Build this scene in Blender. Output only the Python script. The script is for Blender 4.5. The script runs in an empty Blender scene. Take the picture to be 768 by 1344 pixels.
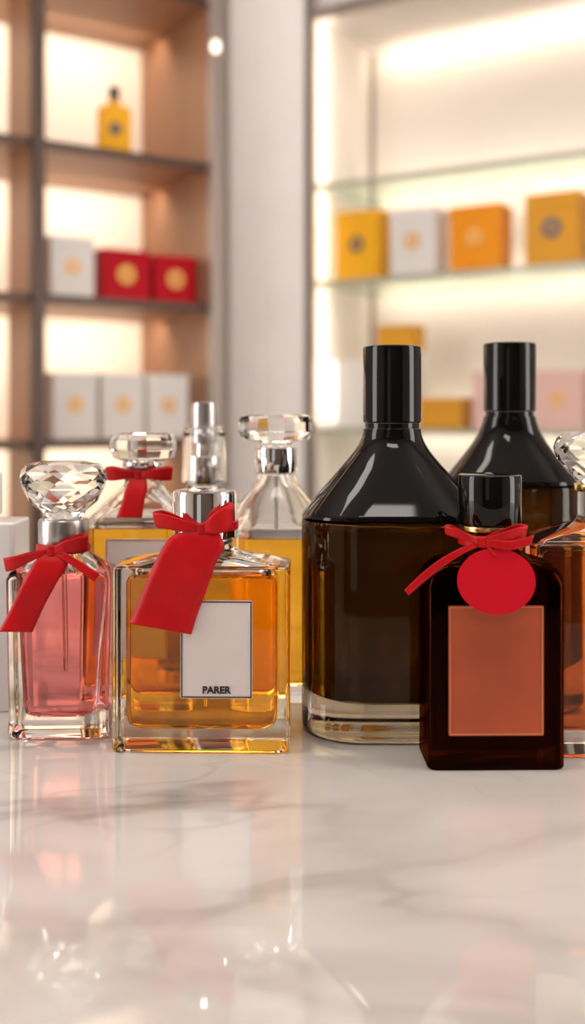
import bpy, math, random
from mathutils import Vector
random.seed(4)
sc = bpy.context.scene
TOP = 0.95          # counter height
try:
    sc.view_settings.view_transform = 'Standard'
except Exception: pass

# ------------------------------------------------------------ materials
def new_mat(name):
    m = bpy.data.materials.new(name); m.use_nodes = True
    nt = m.node_tree; b = nt.nodes['Principled BSDF']
    return m, nt, b
def pbr(name, col, rough=0.5, metal=0.0, spec=0.5, coat=0.0, bump=0.0, bscale=200, var=0.0, vscale=8, em=None, es=0.0):
    m, nt, b = new_mat(name)
    b.inputs['Base Color'].default_value = (*col, 1)
    b.inputs['Roughness'].default_value = rough
    b.inputs['Metallic'].default_value = metal
    b.inputs['Specular IOR Level'].default_value = spec
    b.inputs['Coat Weight'].default_value = coat
    b.inputs['Coat Roughness'].default_value = 0.05
    tc = nt.nodes.new('ShaderNodeTexCoord')
    if bump > 0:
        n = nt.nodes.new('ShaderNodeTexNoise'); n.inputs['Scale'].default_value = bscale
        bp = nt.nodes.new('ShaderNodeBump'); bp.inputs['Strength'].default_value = bump
        bp.inputs['Distance'].default_value = 0.0004
        nt.links.new(tc.outputs['Object'], n.inputs['Vector'])
        nt.links.new(n.outputs['Fac'], bp.inputs['Height'])
        nt.links.new(bp.outputs['Normal'], b.inputs['Normal'])
    if var > 0:
        n = nt.nodes.new('ShaderNodeTexNoise'); n.inputs['Scale'].default_value = vscale
        r = nt.nodes.new('ShaderNodeValToRGB')
        r.color_ramp.elements[0].position = 0.3; r.color_ramp.elements[1].position = 0.7
        r.color_ramp.elements[0].color = (*[c*(1-var) for c in col], 1)
        r.color_ramp.elements[1].color = (*[min(1, c*(1+var*0.5)) for c in col], 1)
        nt.links.new(tc.outputs['Object'], n.inputs['Vector'])
        nt.links.new(n.outputs['Fac'], r.inputs['Fac'])
        nt.links.new(r.outputs['Color'], b.inputs['Base Color'])
    if em:
        b.inputs['Emission Color'].default_value = (*em, 1)
        b.inputs['Emission Strength'].default_value = es
    return m
def glass(name, col, ior=1.45, rough=0.0):
    m = bpy.data.materials.new(name); m.use_nodes = True
    nt = m.node_tree; nt.nodes.clear()
    o = nt.nodes.new('ShaderNodeOutputMaterial'); g = nt.nodes.new('ShaderNodeBsdfGlass')
    g.inputs['Color'].default_value = (*col, 1); g.inputs['IOR'].default_value = ior
    g.inputs['Roughness'].default_value = rough
    nt.links.new(g.outputs[0], o.inputs['Surface'])
    return m
def emis(name, col, s):
    m = bpy.data.materials.new(name); m.use_nodes = True
    nt = m.node_tree; nt.nodes.clear()
    o = nt.nodes.new('ShaderNodeOutputMaterial'); g = nt.nodes.new('ShaderNodeEmission')
    g.inputs['Color'].default_value = (*col, 1); g.inputs['Strength'].default_value = s
    nt.links.new(g.outputs[0], o.inputs['Surface'])
    return m

def marble_mat():
    m, nt, b = new_mat('polished_marble')
    N = nt.nodes.new; L = nt.links.new
    tc = N('ShaderNodeTexCoord')
    mp = N('ShaderNodeMapping'); mp.inputs['Rotation'].default_value = (0, 0, math.radians(-28))
    mp.inputs['Scale'].default_value = (3.2, 5.5, 1); mp.inputs['Location'].default_value = (0.35, 1.2, 0)
    L(tc.outputs['Object'], mp.inputs['Vector'])
    def ridge(scale, detail, dist, w, seed):
        n = N('ShaderNodeTexNoise'); n.noise_dimensions = '4D'
        n.inputs['Scale'].default_value = scale; n.inputs['Detail'].default_value = detail
        n.inputs['Distortion'].default_value = dist; n.inputs['W'].default_value = seed
        n.inputs['Roughness'].default_value = 0.5
        L(mp.outputs[0], n.inputs['Vector'])
        s = N('ShaderNodeMath'); s.operation = 'SUBTRACT'; s.inputs[1].default_value = 0.5
        L(n.outputs['Fac'], s.inputs[0])
        a = N('ShaderNodeMath'); a.operation = 'ABSOLUTE'; L(s.outputs[0], a.inputs[0])
        r = N('ShaderNodeMapRange'); r.interpolation_type = 'SMOOTHSTEP'
        r.inputs['From Min'].default_value = 0; r.inputs['From Max'].default_value = w
        r.inputs['To Min'].default_value = 1; r.inputs['To Max'].default_value = 0
        L(a.outputs[0], r.inputs['Value'])
        return r.outputs[0]
    v1 = ridge(1.5, 4, 0.7, 0.035, 3.1)
    v2 = ridge(3.2, 2, 0.9, 0.03, 7.7)
    soft = ridge(1.5, 3, 0.7, 0.14, 3.1)
    msk = N('ShaderNodeTexNoise'); msk.inputs['Scale'].default_value = 1.6; L(mp.outputs[0], msk.inputs['Vector'])
    mr = N('ShaderNodeMapRange'); mr.inputs['From Min'].default_value = 0.40; mr.inputs['From Max'].default_value = 0.60
    L(msk.outputs['Fac'], mr.inputs['Value'])
    def mul(a, k):
        x = N('ShaderNodeMath'); x.operation = 'MULTIPLY'; L(a, x.inputs[0])
        if isinstance(k, float): x.inputs[1].default_value = k
        else: L(k, x.inputs[1])
        return x.outputs[0]
    a1 = mul(mul(v1, mr.outputs[0]), 0.34); a2 = mul(mul(v2, mr.outputs[0]), 0.16); a3 = mul(soft, 0.24)
    s1 = N('ShaderNodeMath'); s1.operation = 'ADD'; L(a1, s1.inputs[0]); L(a2, s1.inputs[1])
    s2 = N('ShaderNodeMath'); s2.operation = 'ADD'; s2.use_clamp = True; L(s1.outputs[0], s2.inputs[0]); L(a3, s2.inputs[1])
    mx = N('ShaderNodeMix'); mx.data_type = 'RGBA'
    mx.inputs[6].default_value = (0.635, 0.595, 0.565, 1); mx.inputs[7].default_value = (0.24, 0.195, 0.175, 1)
    L(s2.outputs[0], mx.inputs[0]); L(mx.outputs[2], b.inputs['Base Color'])
    b.inputs['Roughness'].default_value = 0.035
    b.inputs['IOR'].default_value = 2.1
    return m
def wood_mat(name, c1, c2):
    m, nt, b = new_mat(name)
    N = nt.nodes.new; L = nt.links.new
    tc = N('ShaderNodeTexCoord'); mp = N('ShaderNodeMapping'); mp.inputs['Scale'].default_value = (18, 18, 1.2)
    n = N('ShaderNodeTexNoise'); n.inputs['Scale'].default_value = 3; n.inputs['Detail'].default_value = 6
    r = N('ShaderNodeValToRGB'); r.color_ramp.elements[0].color = (*c1, 1); r.color_ramp.elements[1].color = (*c2, 1)
    L(tc.outputs['Object'], mp.inputs[0]); L(mp.outputs[0], n.inputs['Vector']); L(n.outputs['Fac'], r.inputs['Fac'])
    L(r.outputs['Color'], b.inputs['Base Color']); b.inputs['Roughness'].default_value = 0.45
    return m

M = {}
M['marble'] = marble_mat()
M['clear'] = glass('clear_glass', (0.995, 0.99, 0.98), 1.47)
M['crystal'] = glass('crystal_glass', (0.995, 0.99, 0.985), 1.45)
M['amber_liq'] = glass('amber_perfume', (0.99, 0.69, 0.20), 0.93)
M['yellow_liq'] = glass('yellow_perfume', (0.98, 0.71, 0.20), 0.95)
M['pink_liq'] = glass('pink_perfume', (0.97, 0.55, 0.56), 0.93)
M['cognac_liq'] = glass('cognac_perfume', (0.88, 0.42, 0.14), 0.95)
M['smoke'] = glass('smoked_glass', (0.66, 0.61, 0.55), 1.47)
M['dark_liq'] = glass('dark_perfume', (0.24, 0.15, 0.05), 0.94)
M['brown'] = glass('brown_glass', (0.25, 0.08, 0.03), 1.47)
M['brown_liq'] = glass('brown_perfume', (0.50, 0.20, 0.08), 0.95)
M['pale_liq'] = glass('pale_perfume', (0.93, 0.90, 0.87), 0.95)
M['shelf_glass'] = glass('shelf_glass', (0.88, 0.95, 0.91), 1.45)
M['shelf_edge'] = pbr('glass_edge_green', (0.42, 0.42, 0.33), 0.25, bump=0.02)
M['black'] = pbr('black_lacquer', (0.003, 0.0025, 0.0025), 0.05, spec=0.34, bump=0.02, bscale=40)
M['chrome'] = pbr('polished_chrome', (0.84, 0.82, 0.80), 0.06, 1.0, bump=0.02, bscale=60)
M['steel'] = pbr('brushed_silver', (0.60, 0.57, 0.56), 0.28, 1.0, bump=0.1, bscale=400)
M['gold'] = pbr('gold_metal', (0.85, 0.55, 0.22), 0.22, 1.0, bump=0.03)
M['ribbon'] = pbr('red_satin', (0.56, 0.003, 0.007), 0.40, spec=0.25, bump=0.15, bscale=900, var=0.18, vscale=60)
M['tagred'] = pbr('red_card', (0.62, 0.004, 0.018), 0.55, spec=0.15, bump=0.1, bscale=700, var=0.05)
M['label'] = pbr('cream_label', (0.76, 0.68, 0.66), 0.5, bump=0.05, bscale=800, var=0.05, vscale=30)
M['ink'] = pbr('black_ink', (0.02, 0.018, 0.016), 0.5, bump=0.02)
M['terra'] = pbr('terracotta_label', (0.50, 0.095, 0.038), 0.42, spec=0.3, bump=0.08, bscale=500, var=0.25, vscale=22)
M['copper'] = pbr('copper_foil', (0.75, 0.30, 0.16), 0.3, 0.6, bump=0.02)
M['white_lac'] = pbr('white_lacquer', (0.78, 0.75, 0.74), 0.25, coat=0.3, bump=0.02)
M['wbox'] = pbr('white_carton', (0.78, 0.75, 0.73), 0.5, bump=0.05, var=0.04)
M['rbox'] = pbr('red_carton', (0.48, 0.002, 0.012), 0.5, spec=0.15, bump=0.05, var=0.06)
M['ybox'] = pbr('yellow_carton', (0.90, 0.45, 0.015), 0.5, spec=0.2, bump=0.05, var=0.06)
M['obox'] = pbr('orange_carton', (0.90, 0.32, 0.01), 0.5, spec=0.2, bump=0.05, var=0.06)
M['gbox'] = pbr('ochre_carton', (0.74, 0.35, 0.03), 0.5, spec=0.2, bump=0.05, var=0.06)
M['pbox'] = pbr('pink_carton', (0.80, 0.52, 0.47), 0.5, bump=0.05, var=0.05)
M['goldfoil'] = pbr('gold_foil', (0.78, 0.42, 0.10), 0.4, 0.2, bump=0.05)
M['greyfoil'] = pbr('grey_foil', (0.12, 0.11, 0.12), 0.4, 0.3, bump=0.05)
M['wood'] = wood_mat('walnut_veneer', (0.28, 0.135, 0.07), (0.40, 0.21, 0.115))
M['bronze'] = pbr('dark_bronze_metal', (0.08, 0.05, 0.04), 0.4, 0.5, bump=0.03)
M['panelL'] = pbr('backlit_panel_warm', (0.85, 0.77, 0.67), 0.6, var=0.02, em=(1.0, 0.84, 0.68), es=0.40)
M['panelR'] = pbr('backlit_panel_cream', (0.80, 0.73, 0.66), 0.6, var=0.02, em=(1.0, 0.86, 0.72), es=0.08)
M['wall'] = pbr('painted_wall', (0.70, 0.66, 0.65), 0.7, bump=0.05, bscale=90, var=0.03)
M['darkwall'] = wood_mat('dark_oak_panelling', (0.06, 0.04, 0.03), (0.12, 0.08, 0.06))
M['pillar'] = pbr('pillar_paint', (0.80, 0.76, 0.75), 0.5, bump=0.03, bscale=90, var=0.03)
M['ceil'] = pbr('ceiling_paint', (0.8, 0.77, 0.74), 0.8, bump=0.05, var=0.02)
M['floor'] = pbr('stone_floor', (0.55, 0.48, 0.42), 0.3, bump=0.03, var=0.1, vscale=2)
M['alu'] = pbr('champagne_aluminium', (0.42, 0.36, 0.33), 0.3, 0.7, bump=0.03)
M['lamp'] = emis('lamp_diffuser', (1.0, 0.925, 0.845), 11.0)
M['win'] = emis('window_daylight', (1.0, 0.97, 0.95), 0.5)  # glow of the added panel behind the camera
M['winside'] = emis('backlit_poster_white', (1.0, 0.95, 0.90), 7.0)  # glow of the added side panels, makes vertical highlights on glass and caps
M['bulb'] = emis('spot_bulb', (1.0, 0.85, 0.7), 3)  # glow that stands in for a reflected spot

# ------------------------------------------------------------ helpers
def root(name, loc, rz=0.0):
    e = bpy.data.objects.new(name, None); e.location = loc
    e.rotation_euler = (0, 0, rz); e.empty_display_size = 0.02
    sc.collection.objects.link(e); return e
def mk(name, verts, faces, mat, parent=None, smooth=True, ang=35, flip=False):
    if flip: faces = [tuple(reversed(f)) for f in faces]
    me = bpy.data.meshes.new(name); me.from_pydata(verts, [], faces); me.update()
    if smooth:
        for p in me.polygons: p.use_smooth = True
        me.set_sharp_from_angle(angle=math.radians(ang))
    me.materials.append(M[mat] if isinstance(mat, str) else mat)
    o = bpy.data.objects.new(name, me); sc.collection.objects.link(o)
    if parent: o.parent = parent
    return o
def ring(hx, hy, r, n=8):
    r = min(r, 0.998*hx, 0.998*hy); r = max(r, 1e-5)
    pts = []
    for (sx, sy, a0) in ((1, 1, 0), (-1, 1, 90), (-1, -1, 180), (1, -1, 270)):
        for i in range(n+1):
            a = math.radians(a0 + 90*i/n)
            pts.append((sx*(hx-r)+r*math.cos(a), sy*(hy-r)+r*math.sin(a)))
    return pts
def loft(name, prof, mat, parent, n=8, flip=False, ox=0, oy=0, ang=35, smooth=True):
    """prof: (z, hx, hy, r)"""
    prof = list(prof)
    if name == 'glass_body':            # recessed foot: bottle stands on a rim
        z, hx, hy, r = prof[0]
        prof = [(0.0011, hx-0.0035, hy-0.0035, r), (0.0009, hx-0.0022, hy-0.0022, r), (0.0001, hx-0.0012, hy-0.0012, r)] + prof
    V = []; F = []
    k = 4*(n+1)
    for (z, hx, hy, r) in prof:
        for (x, y) in ring(hx, hy, r, n): V.append((x+ox, y+oy, z))
    for i in range(len(prof)-1):
        for j in range(k):
            a = i*k+j; b = i*k+(j+1) % k
            F.append((a, b, b+k, a+k))
    F.append(tuple(reversed(range(k)))); F.append(tuple(range((len(prof)-1)*k, len(prof)*k)))
    return mk(name, V, F, mat, parent, smooth, ang, flip)
def lathe(name, prof, mat, parent, n=12, **kw):
    return loft(name, [(z, r, r, r) for z, r in prof], mat, parent, n=n, **kw)
def catmull(P, sub=6, closed=False):
    out = []; n = len(P)
    rng = n if closed else n-1
    for i in range(rng):
        g = lambda k: P[k % n] if closed else P[max(0, min(n-1, k))]
        p0, p1, p2, p3 = g(i-1), g(i), g(i+1), g(i+2)
        for s in range(sub):
            t = s/sub
            out.append(tuple(0.5*((2*b)+(-a+c)*t+(2*a-5*b+4*c-d)*t*t+(-a+3*b-3*c+d)*t**3)
                       for a, b, c, d in zip(p0, p1, p2, p3)))
    if not closed: out.append(tuple(P[-1]))
    return out
def curve_prof(P, sub=5): return catmull(P, sub)
def faceted(name, prof, N, mat, parent, twist=True, ox=0, oy=0):
    V = []; F = []
    for i, (z, r) in enumerate(prof):
        off = 0.5*(i % 2) if twist else 0
        for j in range(N):
            a = 2*math.pi*(j+off)/N
            V.append((ox+r*math.cos(a), oy+r*math.sin(a), z))
    for i in range(len(prof)-1):
        for j in range(N):
            a = i*N+j; b = i*N+(j+1) % N; c = a+N; d = b+N
            if not twist: F.append((a, b, d, c))
            elif i % 2 == 0: F += [(a, b, c), (b, d, c)]
            else: F += [(a, b, d), (a, d, c)]
    F.append(tuple(reversed(range(N)))); F.append(tuple(range((len(prof)-1)*N, len(prof)*N)))
    return mk(name, V, F, mat, parent, smooth=False)
def box(name, x0, x1, y0, y1, z0, z1, mat, parent=None, bev=0.0):
    V = [(x, y, z) for z in (z0, z1) for (x, y) in ((x0, y0), (x1, y0), (x1, y1), (x0, y1))]
    F = [(3, 2, 1, 0), (4, 5, 6, 7), (0, 1, 5, 4), (1, 2, 6, 5), (2, 3, 7, 6), (3, 0, 4, 7)]
    o = mk(name, V, F, mat, parent, smooth=False)
    if bev > 0:
        b = o.modifiers.new('bevel', 'BEVEL'); b.width = bev; b.segments = 2
    return o
def ribbon(name, pairs, mat, parent, sub=8, closed=False, th=0.5, org=(0, 0, 0)):
    """pairs of ((x,y,z),(x,y,z)) in millimetres around org (metres)"""
    flat = [tuple(a)+tuple(b) for a, b in pairs]
    C = catmull(flat, sub, closed)
    V = []; F = []; W = 6
    for c in C:
        a = Vector(c[:3]); b = Vector(c[3:])
        for w in range(W+1):
            p = a.lerp(b, w/W)*0.001 + Vector(org); V.append(tuple(p))
    n = len(C)
    for i in range(n if closed else n-1):
        for w in range(W):
            p = i*(W+1)+w; q = ((i+1) % n)*(W+1)+w
            F.append((p, p+1, q+1, q))
    o = mk(name, V, F, mat, parent, True, 60)
    s = o.modifiers.new('thickness', 'SOLIDIFY'); s.thickness = th*0.001; s.offset = 0
    return o
def neck_band(name, r, z0, z1, mat, parent):
    n = 48; V = []; F = []
    for j in range(n):
        a = 2*math.pi*j/n
        for (rr, z) in ((r, z0), (r+0.0009, z0+0.0006), (r+0.0009, z1-0.0006), (r, z1)):
            V.append((rr*math.cos(a), rr*math.sin(a), z))
    for j in range(n):
        for k in range(4):
            a = j*4+k; b = j*4+(k+1) % 4; c = ((j+1) % n)*4+(k+1) % 4; d = ((j+1) % n)*4+k
            F.append((a, d, c, b))
    return mk(name, V, F, mat, parent)
def rbody(z0, z1, hx, hy, r, b=0.0015):
    P = []
    for i in range(5):
        a = math.pi/2*i/4
        P.append((z0+b*(1-math.cos(a)) if i else z0, hx-b*(1-math.sin(a)), hy-b*(1-math.sin(a)), r))
    for i in range(5):
        a = math.pi/2*i/4
        P.append((z1-b*(1-math.sin(a)), hx-b*(1-math.cos(a)), hy-b*(1-math.cos(a)), r))
    return P
def cap_prof(z0, z1, r, b=0.001):
    return [(z0, r-b), (z0+b*0.4, r-b*0.3), (z0+b, r), (z1-b, r), (z1-b*0.4, r-b*0.25), (z1, r-b)]
def plate(name, x0, x1, z0, z1, y, mat, parent, t=0.0004, rc=0.0008):
    hx = (x1-x0)/2; hz = (z1-z0)/2
    P = ring(hx, hz, rc, 3); k = len(P)
    cx = (x0+x1)/2; cz = (z0+z1)/2
    V = [(cx+p, y, cz+q) for p, q in P]+[(cx+p, y-t, cz+q) for p, q in P]
    F = [tuple(reversed(range(k)))[::-1][::-1], tuple(range(k, 2*k))]
    for j in range(k): F.append((j, (j+1) % k, k+(j+1) % k, k+j))
    return mk(name, V, F, mat, parent, smooth=False)
def frame(name, x0, x1, z0, z1, y, w, mat, parent, t=0.0002):
    o = [(x0, z0), (x1, z0), (x1, z1), (x0, z1)]
    i = [(x0+w, z0+w), (x1-w, z0+w), (x1-w, z1-w), (x0+w, z1-w)]
    V = [(a, y, b) for a, b in o+i]+[(a, y-t, b) for a, b in o+i]
    F = []
    for j in range(4):
        k = (j+1) % 4
        F += [(j, k, 4+k, 4+j), (8+j, 8+k, 12+k, 12+j), (j, k, 8+k, 8+j), (4+j, 4+k, 12+k, 12+j)]
    return mk(name, V, F, mat, parent, smooth=False)
def disc(name, cx, cz, rx, rz, y, mat, parent, t=0.001, tilt=0.0, n=48):
    V = []
    for d in (0, -t):
        for j in range(n):
            a = 2*math.pi*j/n
            z = rz*math.sin(a)
            V.append((cx+rx*math.cos(a), y+d+z*math.sin(tilt), cz+z*math.cos(tilt)))
    F = [tuple(range(n)), tuple(reversed(range(n, 2*n)))]
    for j in range(n): F.append((j, n+j, n+(j+1) % n, (j+1) % n))
    return mk(name, V, F, mat, parent, True, 40)
def tube(name, pts, r, mat, parent):
    cu = bpy.data.curves.new(name, 'CURVE'); cu.dimensions = '3D'; cu.bevel_depth = r; cu.bevel_resolution = 3
    s = cu.splines.new('POLY'); s.points.add(len(pts)-1)
    for p, q in zip(s.points, pts): p.co = (*q, 1)
    cu.use_fill_caps = True
    cu.materials.append(M[mat]); o = bpy.data.objects.new(name, cu); sc.collection.objects.link(o); o.parent = parent
    return o
def bow(parent, org, S, loopL, loopR, mat='ribbon'):
    """soft two-loop bow; loopL/loopR = (dx, dz, width) of loop tips in mm"""
    for nm, (dx, dz, w) in (('bow_loop_a', loopL), ('bow_loop_b', loopR)):
        s = 1 if dx > 0 else -1
        P = [((0, -1.5, 1.6), (0, -1.5, -1.6)),
             ((dx*0.35, -4.5, dz*0.45+w*0.36), (dx*0.35, -4.0, dz*0.30-w*0.30)),
             ((dx*0.75, -4.5, dz*0.85+w*0.52), (dx*0.72, -3.0, dz*0.75-w*0.45)),
             ((dx, -1.0, dz+w*0.5), (dx*0.96, 0.5, dz-w*0.42)),
             ((dx*0.8, 2.0, dz+w*0.60), (dx*0.75, 3.0, dz-w*0.15)),
             ((dx*0.4, 1.5, dz*0.5+w*0.42), (dx*0.4, 2.0, dz*0.4-w*0.1)),
             ((0, 0.2, 1.4), (0, 0.2, -1.4))]
        ribbon(nm, P, mat, parent, org=org)
    K = []
    for j in range(10):
        a = 2*math.pi*j/10
        K.append(((2.6*math.cos(a), -1.2+1.9*math.sin(a), 2.6), (2.4*math.cos(a)+0.4, -1.2+1.9*math.sin(a), -2.6)))
    ribbon('bow_knot', K, mat, parent, sub=4, closed=True, org=org)

# ------------------------------------------------------------ room
box('floor', -2.3, 2.3, -2.6, 3.6, -0.05, 0, 'floor')
box('ceiling', -2.3, 2.3, -2.6, 3.6, 2.9, 2.95, 'ceil')
box('wall_back', -2.3, 2.3, 3.5, 3.6, 0, 2.9, 'wall')
box('wall_left', -2.3, -2.2, -2.6, 3.5, 0, 2.9, 'wall')
box('wall_right', 2.2, 2.3, -2.6, 3.5, 0, 2.9, 'wall')
box('wall_front', -2.2, 2.2, -2.6, -2.5, 0, 2.9, 'darkwall')
box('baseboard_left', -2.2, -2.185, -2.5, 3.5, 0, 0.1, 'white_lac')
box('baseboard_right', 2.185, 2.2, -2.5, 3.5, 0, 0.1, 'white_lac')
# unseen glowing panels added behind / beside the camera for highlights on the bottles
def highlight_panel(name, loc, rz, w, h, mt='win'):
    r = root(name, loc, rz)
    box('pane', -w/2, w/2, -0.01, 0, -h/2, h/2, mt, r)
    for nm, a, b, c, d in (('frame_bottom', -w/2-.04, w/2+.04, -h/2-.05, -h/2), ('frame_top', -w/2-.04, w/2+.04, h/2, h/2+.05),
                           ('frame_side_a', -w/2-.04, -w/2, -h/2, h/2), ('frame_side_b', w/2, w/2+.04, -h/2, h/2)):
        box(nm, a, b, -0.035, 0.0, c, d, 'bronze', r)
    return r
highlight_panel('window_1', (-0.9, -2.5, 1.55), math.pi, 0.7, 1.5)
highlight_panel('window_2', (-2.2, 0.1, 1.55), math.pi/2, 0.8, 1.7, 'winside')
highlight_panel('window_3', (2.2, 0.1, 1.55), -math.pi/2, 0.8, 1.7, 'winside')
for (x, y) in ((-0.75, 0.3), (0.75, 0.3), (0, 1.45), (0.0, -1.2)):
    r = root('ceiling_light', (x, y, 2.9))
    box('housing', -0.42, 0.42, -0.22, 0.22, -0.03, 0, 'white_lac', r)
    box('diffuser', -0.40, 0.40, -0.20, 0.20, -0.04, -0.0301, 'lamp', r)

# pillar between the cabinets
pr = root('pillar', (0, 0, 0))
box('shaft', -0.152, 0.028, 2.52, 3.3, 0, 2.9, 'pillar', pr)
box('fillet_a', -0.152, -0.075, 2.51, 2.5199, 0, 2.9, 'pillar', pr, 0.004)

# counter
ct = root('display_counter', (0, 0, 0))
box('marble_top', -1.1, 1.1, 0.05, 1.25, TOP-0.03, TOP, 'marble', ct, 0.002)
box('plinth', -1.05, 1.05, 0.10, 1.20, 0.0, TOP-0.0301, 'white_lac', ct)

def area(name, parent, loc, rot, sx, sy, p, col):
    l = bpy.data.lights.new(name, 'AREA'); l.shape = 'RECTANGLE'; l.size = sx; l.size_y = sy
    l.energy = p; l.color = col
    o = bpy.data.objects.new(name, l); o.location = loc; o.rotation_euler = rot
    sc.collection.objects.link(o); o.parent = parent; return o

# ------------------------------------------------------------ left cabinet
AL = math.radians(33)
cl = root('display_cabinet', (-0.187, 2.4, 0), AL)
D = 0.36; X0 = -1.30; ZT = 2.42
shelvesL = [0.14, 0.45, 0.76, 1.065, 1.365, 1.682, 2.052, 2.40]
box('back_panel', X0, 0.0, D, D+0.02, 0.0, ZT, 'panelL', cl)
box('end_panel', 0.0, 0.022, 0.0, D+0.02, 0, ZT, 'wood', cl)
box('end_frame', -0.006, 0.028, -0.018, 0.0, 0, ZT, 'alu', cl, 0.002)
box('end_panel_far', X0-0.022, X0, 0.0, D+0.02, 0, ZT, 'wood', cl)
for i, x in enumerate((-0.415, -0.84)):
    box('divider_%d' % (i+1), x, x+0.022, 0.002, 0.14, 0.0, ZT, 'wood', cl)
    box('post_%d' % (i+1), x-0.002, x+0.026, -0.02, 0.0018, 0, ZT, 'bronze', cl, 0.002)
for i, z in enumerate(shelvesL):
    box('shelf_%d' % (i+1), X0, 0.0, 0.002, D, z-0.016, z, 'wood', cl)
    box('shelf_edge_%d' % (i+1), X0, 0.0, -0.006, 0.0019, z-0.018, z+0.001, 'bronze', cl)
    if i > 0:
        h = z-shelvesL[i-1]
        for bx in (-0.20, -0.62, -1.06):
            area('led_strip', cl, (bx, D-0.13, z-0.022), (math.radians(35), 0, 0), 0.36, 0.02, 0.62, (1.0, 0.82, 0.62))
sp = root('cabinet_spotlight', (-0.187, 2.4, 0), AL)  # glowing bead added to stand in for a recessed spot's reflection
lathe('lens', [(-0.012, 0.006), (-0.004, 0.010), (0.004, 0.010), (0.012, 0.006)], 'bulb', sp, ox=-0.001, oy=-0.031)
for o in sp.children: o.location = (0, 0, 1.937)
box('bracket', -0.005, 0.005, -0.024, -0.0181, 1.93, 1.944, 'bronze', sp)

# ------------------------------------------------------------ right cabinet
AR = math.radians(-33)
cr = root('display_cabinet', (0.0576, 2.6, 0), AR)
D2 = 0.28; X1 = 1.25
shelvesR = [0.12, 0.45, 0.77, 1.084, 1.441, 1.677]
box('back_panel', 0.0, X1, D2, D2+0.02, 0, 2.4, 'panelR', cr)
box('side_panel', -0.018, 0.0, 0.0, D2+0.02, 0, 2.4, 'panelR', cr)
box('side_frame', -0.020, 0.004, -0.018, 0.0, 0, 2.4, 'alu', cr, 0.002)
box('side_panel_far', X1, X1+0.02, 0, D2+0.02, 0, 2.4, 'panelR', cr)
box('back_post', 0.0005, 0.010, D2-0.012, D2-0.0005, 0, 2.07, 'alu', cr)
box('soffit', 0.0, X1, 0.0, D2, 2.085, 2.4, 'wall', cr)
box('soffit_frame', 0.004, X1, -0.016, -0.0002, 2.075, 2.10, 'alu', cr)
for i, z in enumerate(shelvesR):
    if i < 1: box('base_board', 0, X1, 0.0, D2, 0.0, z, 'wall', cr)
    else:
        box('glass_shelf_%d' % i, 0.0005, X1-0.0005, 0.0042, D2-0.014, z-0.012, z, 'shelf_glass', cr, 0.001)
        box('shelf_front_%d' % i, 0.0045, X1-0.0005, 0.0012, 0.004, z-0.013, z+0.0003, 'shelf_edge', cr)
tops = shelvesR[1:]+[2.08]
for i, z in enumerate(tops):
    p = 0.88 if i == len(tops)-1 else 0.48
    area('led_strip', cr, (X1/2, D2-0.055, z-0.02), (math.radians(60), 0, 0), X1-0.06, 0.012, p, (1.0, 0.85, 0.68))
    area('led_uplight', cr, (X1/2, D2-0.045, shelvesR[i]+0.012), (math.radians(125), 0, 0), X1-0.06, 0.012, 0.52, (1.0, 0.85, 0.68))
area('led_side', cr, (0.03, 0.02, 1.6), (math.radians(90), 0, math.radians(70)), 0.02, 1.0, 0.65, (1.0, 0.85, 0.68))

# ------------------------------------------------------------ cartons
def carton(cab, name, lx, ly, z, w, d, h, mat, foil, rz=0.0, er=0.017):
    ang = cab.rotation_euler[2]
    loc = (cab.location.x+lx*math.cos(ang)-ly*math.sin(ang), cab.location.y+lx*math.sin(ang)+ly*math.cos(ang), z)
    r = root(name, loc, ang+rz)
    box('carton', -w/2, w/2, -d/2, d/2, 0, h*0.80, mat, r, 0.0015)
    box('lid', -w/2-0.0006, w/2+0.0006, -d/2-0.0006, d/2+0.0006, h*0.8001, h, mat, r, 0.0012)
    if foil: 
        disc('emblem', 0, h*0.52, er, er, -d/2-0.0013, foil, r, 0.0008)
        disc('emblem_centre', 0, h*0.52, er*0.35, er*0.35, -d/2-0.0022, mat, r, 0.0008)
    return r
zs = 1.365+0.0005
carton(cl, 'perfume_box', -0.306, 0.08, zs, 0.098, 0.07, 0.132, 'wbox', 'goldfoil')
carton(cl, 'red_perfume_box', -0.182, 0.08, zs, 0.112, 0.07, 0.114, 'rbox', 'goldfoil', er=0.021)
carton(cl, 'red_perfume_box', -0.062, 0.08, zs, 0.104, 0.07, 0.110, 'rbox', 'goldfoil', er=0.021)
zs = 1.065+0.0005
for lx in (-0.300, -0.190, -0.080):
    carton(cl, 'perfume_box', lx, 0.08, zs, 0.100, 0.07, 0.142, 'wbox', 'goldfoil')
zs = 1.441+0.0005
carton(cr, 'yellow_perfume_box', 0.095, 0.07, zs, 0.115, 0.075, 0.168, 'ybox', 'greyfoil', er=0.020)
carton(cr, 'perfume_box', 0.245, 0.07, zs, 0.118, 0.075, 0.158, 'wbox', 'goldfoil', er=0.020)
carton(cr, 'orange_perfume_box', 0.400, 0.07, zs, 0.122, 0.075, 0.150, 'obox', 'goldfoil', er=0.020)
carton(cr, 'ochre_perfume_box', 0.580, 0.07, zs, 0.120, 0.075, 0.158, 'gbox', 'greyfoil', er=0.022)
carton(cr, 'ochre_perfume_box', 0.760, 0.07, zs, 0.120, 0.075, 0.158, 'gbox', 'goldfoil')
zs = 1.084+0.0005
carton(cr, 'perfume_box', 0.060, 0.08, zs, 0.105, 0.08, 0.165, 'wbox', None)
b = carton(cr, 'perfume_box', 0.180, 0.10, zs, 0.10, 0.08, 0.185, 'wbox', None)
carton(cr, 'ochre_perfume_box', 0.180, 0.10, zs+0.1852, 0.095, 0.07, 0.062, 'gbox', None)
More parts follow.
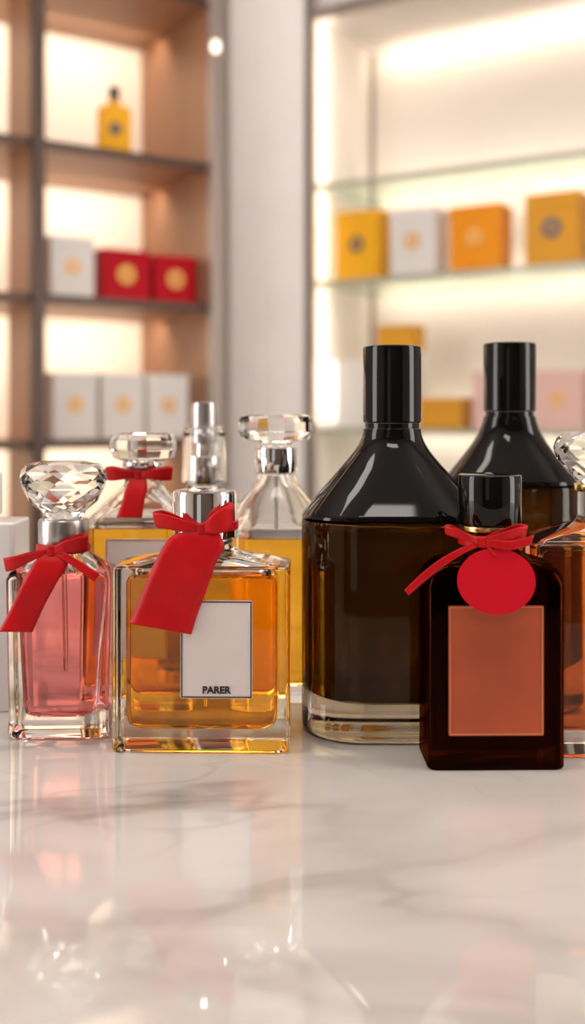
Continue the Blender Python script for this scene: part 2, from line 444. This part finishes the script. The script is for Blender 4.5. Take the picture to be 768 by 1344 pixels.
carton(cr, 'ochre_perfume_box', 0.315, 0.07, zs, 0.105, 0.08, 0.072, 'gbox', None)
carton(cr, 'pink_perfume_box', 0.450, 0.08, zs, 0.115, 0.08, 0.130, 'pbox', 'goldfoil')
carton(cr, 'pink_perfume_box', 0.590, 0.08, zs, 0.115, 0.08, 0.130, 'pbox', 'goldfoil')
carton(cr, 'pink_perfume_box', 0.730, 0.08, zs, 0.115, 0.08, 0.130, 'pbox', 'goldfoil')

# yellow bottle on left shelf
def yellow_shelf_bottle():
    lx, ly = -0.20, 0.07
    loc = (-0.187+lx*math.cos(AL)-ly*math.sin(AL), 2.4+lx*math.sin(AL)+ly*math.cos(AL), 1.6825)
    r = root('yellow_perfume_bottle', loc, AL*0.5)
    loft('body', rbody(0, 0.108, 0.036, 0.02, 0.006, 0.003)[:-3]+[(0.111, 0.032, 0.018, 0.01), (0.116, 0.016, 0.015, 0.0149), (0.122, 0.012, 0.012, 0.012)], 'ybox', r)
    lathe('collar', cap_prof(0.1221, 0.128, 0.013), 'gold', r)
    lathe('cap', cap_prof(0.1282, 0.156, 0.0125), 'bronze', r)
    disc('emblem', 0, 0.06, 0.014, 0.014, -0.0202, 'greyfoil', r)
yellow_shelf_bottle()

# ------------------------------------------------------------ hero: square amber bottle
def amber_bottle():
    hx, hy = 0.0458, 0.021
    r = root('square_perfume_bottle', (-0.0467, 0.566, TOP), math.radians(-1.5))
    P = rbody(0, 0.095, hx, hy, 0.003, 0.0018)
    P += [(0.0955, hx-0.004, hy-0.003, 0.004), (0.0975, 0.034, 0.018, 0.008), (0.1005, 0.022, 0.016, 0.0155), (0.1030, 0.0155, 0.0150, 0.0149), (0.1055, 0.0145, 0.0145, 0.0145)]
    loft('glass_body', P, 'clear', r)
    ix, iy = 0.0392, 0.0158
    Q = [(0.0110, 0.030, 0.011, 0.006), (0.0115, 0.034, 0.0135, 0.006), (0.0135, 0.0375, 0.0150, 0.006), (0.0175, ix, iy, 0.006),
         (0.086, ix, iy, 0.006), (0.0885, ix-0.001, iy-0.001, 0.006), (0.0895, ix-0.003, iy-0.003, 0.006)]
    loft('perfume', Q, 'amber_liq', r)
    A = [(0.0902, 0.036, 0.013, 0.006), (0.092, 0.036, 0.0135, 0.006), (0.0945, 0.028, 0.0125, 0.009), (0.098, 0.012, 0.010, 0.0099), (0.104, 0.009, 0.009, 0.009)]
    loft('air_gap', A, 'clear', r, flip=True)
    lathe('collar', cap_prof(0.1056, 0.1085, 0.0155), 'steel', r)
    lathe('cap', [(0.1087, 0.0162), (0.109, 0.0170), (0.1315, 0.0172), (0.1328, 0.0168), (0.1333, 0.0158), (0.1331, 0.008)], 'chrome', r, n=16)
    tube('dip_tube', [(0.001, 0.002, 0.020), (0.0, 0.0, 0.104)], 0.0011, 'clear', r)
    y = -hy-0.0001
    plate('label', -0.010, 0.0268, 0.0285, 0.0785, y, 'label', r)
    frame('label_border', -0.0096, 0.0264, 0.0289, 0.0781, y-0.0004, 0.0006, 'ink', r)
    tx = bpy.data.curves.new('label_text', 'FONT'); tx.body = 'PARER'; tx.size = 0.0050; tx.align_x = 'CENTER'
    tx.extrude = 0.0001; tx.materials.append(M['ink']); tx.offset = 0.00018
    t = bpy.data.objects.new('label_text', tx); sc.collection.objects.link(t); t.parent = r
    t.location = (0.0084, y-0.0006, 0.0312); t.rotation_euler = (math.pi/2, 0, 0)
    neck_band('neck_ribbon', 0.0172, 0.1125, 0.1175, 'ribbon', r)
    org = (0.0005, -0.0185, 0.1150)
    bow(r, org, 1, (-25, 4.5, 7.5), (16.5, 5.5, 13))
    ribbon('ribbon_tail', [((-3, -2.0, -1.0), (9, -1.5, -2)), ((-14, -4.0, -3.0), (12, -3, -9)), ((-20.5, -5.0, -11), (8.0, -4.5, -17)),
                           ((-27, -4.6, -25), (3.0, -4.8, -31)), ((-31.5, -4.2, -36), (-1.2, -4.2, -42)), ((-36.5, -5.4, -48), (-4.8, -4.8, -53.5))],
           'ribbon', r, org=org, th=0.6)
amber_bottle()

# ------------------------------------------------------------ pink bottle
def pink_bottle():
    r = root('pink_perfume_bottle', (-0.1262, 0.588, TOP), math.radians(2))
    hx, hy = 0.0272, 0.0205
    P = [(0, hx-0.0025, hy-0.0025, 0.006), (0.0006, hx-0.001, hy-0.001, 0.006), (0.0025, hx, hy, 0.006), (0.012, hx-0.0006, hy, 0.006), (0.05, hx+0.0002, hy, 0.006),
         (0.085, hx+0.001, hy, 0.0065), (0.0885, hx-0.0005, hy-0.001, 0.008), (0.091, hx-0.004, hy-0.003, 0.011), (0.095, 0.0185, 0.0150, 0.0149), (0.0985, 0.0140, 0.0135, 0.0134), (0.1015, 0.0125, 0.0125, 0.0125)]
    loft('glass_body', P, 'clear', r)
    # fluted core
    V = []; F = []; n = 64
    prof = [(0.0105, 0.0150, 0.0105), (0.0125, 0.0185, 0.0135), (0.018, 0.0198, 0.0150), (0.05, 0.0215, 0.0160), (0.080, 0.0232, 0.0168), (0.0850, 0.0228, 0.0165), (0.086, 0.021, 0.015)]
    for (z, a, b2) in prof:
        for j in range(n):
            t = 2*math.pi*j/n
            c, s = math.cos(t), math.sin(t)
            sq = (abs(c)**4+abs(s)**4)**(-0.25)
            fl = 1-0.035*(0.5+0.5*math.cos(16*t))
            V.append((a*c*sq*fl, b2*s*sq*fl, z))
    for i in range(len(prof)-1):
        for j in range(n):
            F.append((i*n+j, i*n+(j+1) % n, (i+1)*n+(j+1) % n, (i+1)*n+j))
    F.append(tuple(reversed(range(n)))); F.append(tuple(range((len(prof)-1)*n, len(prof)*n)))
    mk('perfume', V, F, 'pink_liq', r, True, 50)
    loft('air_gap', [(0.0866, 0.019, 0.014, 0.009), (0.090, 0.017, 0.013, 0.0128), (0.095, 0.010, 0.009, 0.0089), (0.100, 0.008, 0.008, 0.008)], 'clear', r, flip=True)
    tube('dip_tube', [(0.003, -0.004, 0.034), (0.001, 0, 0.098)], 0.0017, 'crystal', r)
    lathe('collar', [(0.1016, 0.0122), (0.1022, 0.0134), (0.104, 0.0138), (0.1145, 0.0138), (0.1158, 0.0132), (0.1162, 0.011)], 'steel', r)
    faceted('crystal_stopper', [(0.1164, 0.0100), (0.1200, 0.0125), (0.1255, 0.0185), (0.1330, 0.0228), (0.1380, 0.0238), (0.1425, 0.0232), (0.1462, 0.0200), (0.1475, 0.014)], 9, 'crystal', r)
    neck_band('neck_ribbon', 0.0139, 0.098, 0.1025, 'ribbon', r)
    org = (-0.004, -0.0155, 0.1005)
    bow(r, org, 1, (-25, -8.0, 8), (20, 3.5, 9))
    ribbon('ribbon_tail_a', [((-3, -1, 0), (5, -1.5, -2)), ((-8, -4.5, -6), (10, -4, -6)), ((-14, -6.4, -17), (4, -6.2, -17)), ((-20, -6.4, -30), (-2.5, -6.2, -29)), ((-26, -7.5, -42), (-8.5, -6.6, -42.5))], 'ribbon', r, org=org, th=0.6)
    ribbon('ribbon_tail_b', [((1, -1.5, 1.5), (1, -1.5, -2)), ((9, -4.6, -1), (8, -4.8, -5)), ((18, -6, -6), (16, -6.2, -10)), ((27, -6.5, -12), (24, -6.6, -16))], 'ribbon', r, org=org)
pink_bottle()

# ------------------------------------------------------------ large dark bottles
def dark_bottle(loc, hx, hy, zsh, prof, rcap, zc0, zc1, rz=0):
    r = root('dark_perfume_bottle', loc, rz)
    rr = hy*0.86
    P = [(0, hx-0.004, hy-0.004, rr), (0.0008, hx-0.0018, hy-0.0018, rr), (0.003, hx-0.0002, hy-0.0002, rr), (0.006, hx, hy, rr), (zsh-0.003, hx, hy, rr), (zsh-0.001, hx-0.0003, hy-0.0003, rr), (zsh-0.0003, hx-0.0012, hy-0.0012, rr)]
    loft('glass_body', P, 'smoke', r, n=14)
    ix, iy = hx-0.0065, hy-0.0055
    z0 = 0.018
    Q = []
    for i in range(9):
        a = math.pi/2*i/8; b = 0.016
        Q.append((z0+b*(1-math.cos(a)), ix-b*(1-math.sin(a)), iy-b*(1-math.sin(a)), iy))
    Q += [(zsh-0.006, ix, iy, iy*0.95), (zsh-0.003, ix-0.001, iy-0.001, iy*0.95)]
    loft('perfume', Q, 'dark_liq', r, n=14)
    S = [(zsh-0.0002, hx-0.0012, hy-0.0012, rr), (zsh+0.0006, hx-0.0002, hy-0.0002, rr), (zsh+0.002, hx-0.0006, hy-0.0006, rr)]
    c = curve_prof([(z, a, max(rcap*0.98, hy*(a/hx)**0.8)) for z, a in prof], 6)
    S += [(z, a, b, min(a, b)*(0.86+0.14*min(1, (z-zsh)/0.03))) for z, a, b in c]
    loft('lacquered_shoulder', S, 'black', r, n=14, ang=28)
    lathe('neck_ring', [(zc0-0.003, rcap*0.93), (zc0-0.0001, rcap*0.93)], 'black', r)
    lathe('cap', [(zc0, rcap*0.96), (zc0+0.0008, rcap), (zc1-0.0016, rcap*1.005), (zc1-0.0005, rcap*0.985), (zc1, rcap*0.93)], 'black', r, n=16)
    return r
dark_bottle((0.0557, 0.596, TOP), 0.0505, 0.038, 0.1165,
            [(0.119, 0.0495), (0.129, 0.0415), (0.1405, 0.0315), (0.1525, 0.0215), (0.160, 0.0172), (0.1655, 0.0160)], 0.0163, 0.1686, 0.2114)
dark_bottle((0.1384, 0.68, TOP), 0.0425, 0.032, 0.129,
            [(0.1315, 0.0415), (0.140, 0.0350), (0.150, 0.0270), (0.160, 0.0205), (0.167, 0.0175), (0.172, 0.0162)], 0.0165, 0.175, 0.2185)

# ------------------------------------------------------------ small brown bottle with terracotta label
def brown_bottle():
    r = root('brown_perfume_bottle', (0.0993, 0.537, TOP), math.radians(1))
    hx, hy = 0.0336, 0.0178
    P = [(0, hx-0.0012, hy-0.0012, 0.004), (0.0008, hx-0.0003, hy-0.0003, 0.004), (0.002, hx, hy, 0.004), (0.0895, hx, hy, 0.004)]
    for i in range(1, 7):
        a = math.pi/2*i/6
        P.append((0.0895+0.0125*math.sin(a), hx-0.0115*(1-math.cos(a)), hy-0.0035*(1-math.cos(a)), 0.004+0.007*i/6))
    P += [(0.1040, 0.0175, 0.0132, 0.0131), (0.1060, 0.0142, 0.0132, 0.0131), (0.1085, 0.0132, 0.0131, 0.0131), (0.1150, 0.0130, 0.0130, 0.0130)]
    loft('glass_body', P, 'brown', r)
    loft('perfume', [(0.009, hx-0.007, hy-0.007, 0.004), (0.011, hx-0.0045, hy-0.0045, 0.004), (0.090, hx-0.0045, hy-0.0045, 0.004), (0.094, hx-0.007, hy-0.006, 0.005)], 'brown_liq', r)
    lathe('gold_collar', cap_prof(0.1151, 0.1180, 0.0148, 0.0005), 'gold', r)
    lathe('cap', cap_prof(0.1182, 0.1435, 0.0158, 0.0010), 'black', r, n=16)
    y = -hy-0.0001
    plate('label', -0.0238, 0.0228, 0.0172, 0.0805, y, 'terra', r)
    frame('label_border', -0.0232, 0.0222, 0.0178, 0.0799, y-0.0004, 0.0005, 'copper', r)
    neck_band('neck_ribbon', 0.0148, 0.1080, 0.1130, 'ribbon', r)
    disc('gift_tag', -0.0012, 0.0930, 0.0190, 0.0158, -0.0215, 'tagred', r, 0.0009, math.radians(8))
    org = (-0.0080, -0.0165, 0.1115)
    bow(r, org, 1, (-17.5, 5.5, 4.0), (23, 4.5, 6.5))
    ribbon('ribbon_tail_a', [((0, -1.5, 1), (0, -1.5, -2)), ((-9, -4, -2), (-8, -4.2, -4.8)), ((-19, -5, -7), (-17.5, -5, -10.5)), ((-29, -4.5, -14.5), (-27, -4.5, -18)), ((-37.5, -3.5, -23), (-35.5, -3.5, -25.5))], 'ribbon', r, org=org)
    ribbon('ribbon_tail_b', [((0, -1.5, 1), (0, -1.5, -2)), ((6, -4, 1.5), (6, -4.2, -2.5)), ((14, -5, 1.0), (14, -5, -3.5)), ((25.5, -3.5, 3.5), (24.0, -3.5, -1.0))], 'ribbon', r, org=org)
    ribbon('tag_loop', [((0.5, -1.6, -1), (2.5, -1.6, -1)), ((3, -3.5, -3), (5, -3.5, -3)), ((5.5, -4.8, -6.5), (7.5, -4.8, -6.5))], 'ribbon', r, org=org)
brown_bottle()

# ------------------------------------------------------------ cognac bottle at the right
def cognac_bottle():
    r = root('cognac_perfume_bottle', (0.1605, 0.560, TOP), 0)
    hx, hy = 0.0380, 0.022
    P = rbody(0, 0.108, hx, hy, 0.003, 0.0018)
    P += [(0.1095, hx-0.004, hy-0.003, 0.004), (0.1135, 0.024, 0.0175, 0.008), (0.1175, 0.0135, 0.013, 0.0129), (0.1205, 0.0115, 0.0115, 0.0115)]
    loft('glass_body', P, 'clear', r)
    loft('perfume', [(0.0125, 0.029, 0.013, 0.004), (0.015, 0.0325, 0.0165, 0.004), (0.101, 0.0325, 0.0165, 0.004), (0.1035, 0.030, 0.0145, 0.004)], 'cognac_liq', r)
    lathe('neck', [(0.1207, 0.0105), (0.1330, 0.0105)], 'crystal', r)
    lathe('gold_collar', cap_prof(0.1332, 0.1372, 0.0125, 0.0006), 'gold', r)
    faceted('crystal_stopper', [(0.1374, 0.0105), (0.1420, 0.0150), (0.1500, 0.0215), (0.1560, 0.0232), (0.1610, 0.0220), (0.1645, 0.0165)], 10, 'crystal', r)
cognac_bottle()

# ------------------------------------------------------------ rear bottles
def rear_yellow():
    r = root('yellow_perfume_bottle', (-0.0100, 0.658, TOP), 0)
    hx, hy = 0.0280, 0.020
    P = rbody(0, 0.104, hx, hy, 0.012, 0.002)[:-3]
    P += curve_prof([(0.1055, hx-0.0006, hy-0.0005, 0.013), (0.112, 0.0262, 0.0192, 0.0185), (0.120, 0.0215, 0.0172, 0.0171), (0.129, 0.0145, 0.0138, 0.0137), (0.137, 0.0118, 0.0118, 0.0118)], 4)
    loft('glass_body', P, 'clear', r)
    loft('perfume', [(0.010, 0.020, 0.012, 0.008), (0.013, 0.0245, 0.0165, 0.010), (0.098, 0.0245, 0.0165, 0.010)], 'yellow_liq', r)
    loft('air_gap', curve_prof([(0.0984, 0.0255, 0.0172, 0.010), (0.104, 0.0258, 0.0175, 0.012), (0.112, 0.0240, 0.0172, 0.0168), (0.120, 0.0192, 0.0152, 0.0151), (0.129, 0.0122, 0.0116, 0.0115), (0.136, 0.0094, 0.0094, 0.0094)], 3), 'clear', r, flip=True)
    tube('dip_tube', [(0, 0, 0.102), (0, 0, 0.135)], 0.0013, 'white_lac', r)
    lathe('collar', cap_prof(0.1372, 0.1530, 0.0132, 0.0008), 'chrome', r)
    faceted('crystal_stopper', [(0.1532, 0.0085), (0.1562, 0.0105), (0.1580, 0.0205), (0.1625, 0.0236), (0.1685, 0.0236), (0.1720, 0.0215), (0.1732, 0.016)], 14, 'crystal', r, twist=False)
rear_yellow()
def rear_left():
    r = root('ribboned_perfume_bottle', (-0.0924, 0.660, TOP), 0)
    hx, hy = 0.0345, 0.020
    P = rbody(0, 0.108, hx, hy, 0.004, 0.002)[:-2]
    P += [(0.1095, hx-0.002, hy-0.0015, 0.005), (0.118, 0.0245, 0.0165, 0.010), (0.126, 0.0150, 0.0135, 0.0134), (0.131, 0.0115, 0.0115, 0.0115), (0.140, 0.0110, 0.0110, 0.0110)]
    loft('glass_body', P, 'clear', r)
    loft('perfume', [(0.010, 0.028, 0.013, 0.005), (0.012, 0.0305, 0.0160, 0.005), (0.104, 0.0305, 0.0160, 0.005)], 'yellow_liq', r)
    loft('air_gap', [(0.1044, 0.0310, 0.0165, 0.005), (0.1085, 0.0308, 0.0165, 0.006), (0.117, 0.0228, 0.0148, 0.009), (0.1245, 0.0134, 0.0118, 0.0117), (0.136, 0.0088, 0.0088, 0.0088)], 'clear', r, flip=True)
    plate('label', -0.0200, 0.0200, 0.030, 0.0985, -hy-0.0001, 'label', r)
    frame('label_border', -0.0196, 0.0196, 0.0304, 0.0981, -hy-0.0005, 0.0006, 'gold', r)
    lathe('collar', cap_prof(0.1402, 0.1440, 0.0130, 0.0006), 'chrome', r)
    faceted('crystal_stopper', [(0.1442, 0.0120), (0.1465, 0.0190), (0.1510, 0.0210), (0.1575, 0.0210), (0.1610, 0.0190), (0.1620, 0.013)], 14, 'crystal', r, twist=False)
    neck_band('neck_ribbon', 0.0120, 0.134, 0.139, 'ribbon', r)
    org = (-0.001, -0.0135, 0.1365)
    bow(r, org, 1, (-20, 0.5, 8), (21, 0.5, 8))
    ribbon('ribbon_tail', [((-4, -2, -1), (5, -2, -1)), ((-7, -5, -8), (6, -5, -8)), ((-9, -7, -16), (4.5, -7, -16)), ((-12, -8.5, -25), (3.5, -8.5, -25))], 'ribbon', r, org=org)
rear_left()
def rear_spray():
    r = root('spray_perfume_bottle', (-0.0613, 0.742, TOP), 0)
    loft('glass_body', rbody(0, 0.112, 0.026, 0.018, 0.008, 0.002)+[(0.1125, 0.020, 0.015, 0.010), (0.118, 0.0125, 0.012, 0.0119), (0.124, 0.0110, 0.0110, 0.0110)], 'clear', r)
    loft('perfume', [(0.010, 0.020, 0.012, 0.006), (0.012, 0.0225, 0.0145, 0.006), (0.100, 0.0225, 0.0145, 0.006)], 'pale_liq', r)
    lathe('pump_collar', cap_prof(0.1242, 0.1440, 0.0118), 'chrome', r)
    lathe('pump_stem', [(0.1442, 0.0065), (0.152, 0.0065)], 'chrome', r)
    lathe('spray_head', [(0.1522, 0.0080), (0.153, 0.0094), (0.1785, 0.0092), (0.1808, 0.0086), (0.1815, 0.006)], 'steel', r)
    V = lathe('clear_overcap', [(0.126, 0.0152), (0.160, 0.0150), (0.1635, 0.0140), (0.165, 0.0115), (0.165, 0.0100), (0.1632, 0.0100), (0.158, 0.0140), (0.126, 0.0143)], 'crystal', r)
rear_spray()
def white_bottle():
    r = root('white_perfume_bottle', (-0.1912, 0.640, TOP), 0)
    loft('body', rbody(0, 0.110, 0.0290, 0.020, 0.003, 0.0015)+[(0.1106, 0.016, 0.014, 0.012)], 'white_lac', r)
    lathe('collar', cap_prof(0.1107, 0.1130, 0.0150, 0.0005), 'steel', r)
    lathe('cap', cap_prof(0.1132, 0.1380, 0.0165, 0.001), 'white_lac', r)
    plate('label', -0.015, 0.015, 0.035, 0.080, -0.0201, 'label', r)
white_bottle()

# ------------------------------------------------------------ world + camera
w = bpy.data.worlds.new('world'); sc.world = w; w.use_nodes = True
w.node_tree.nodes['Background'].inputs[0].default_value = (0.9, 0.85, 0.8, 1)
w.node_tree.nodes['Background'].inputs[1].default_value = 0.3
cam = bpy.data.cameras.new('camera'); co = bpy.data.objects.new('camera', cam); sc.collection.objects.link(co)
co.location = (0, 0, TOP+0.175); co.rotation_euler = (math.pi/2, 0, 0)
cam.sensor_fit = 'VERTICAL'; cam.sensor_height = 36; cam.lens = 1400/1344*36
cam.shift_y = -(672-540)/1344
cam.clip_start = 0.01
cam.dof.use_dof = True; cam.dof.focus_distance = 0.552; cam.dof.aperture_fstop = 4.6
sc.camera = co
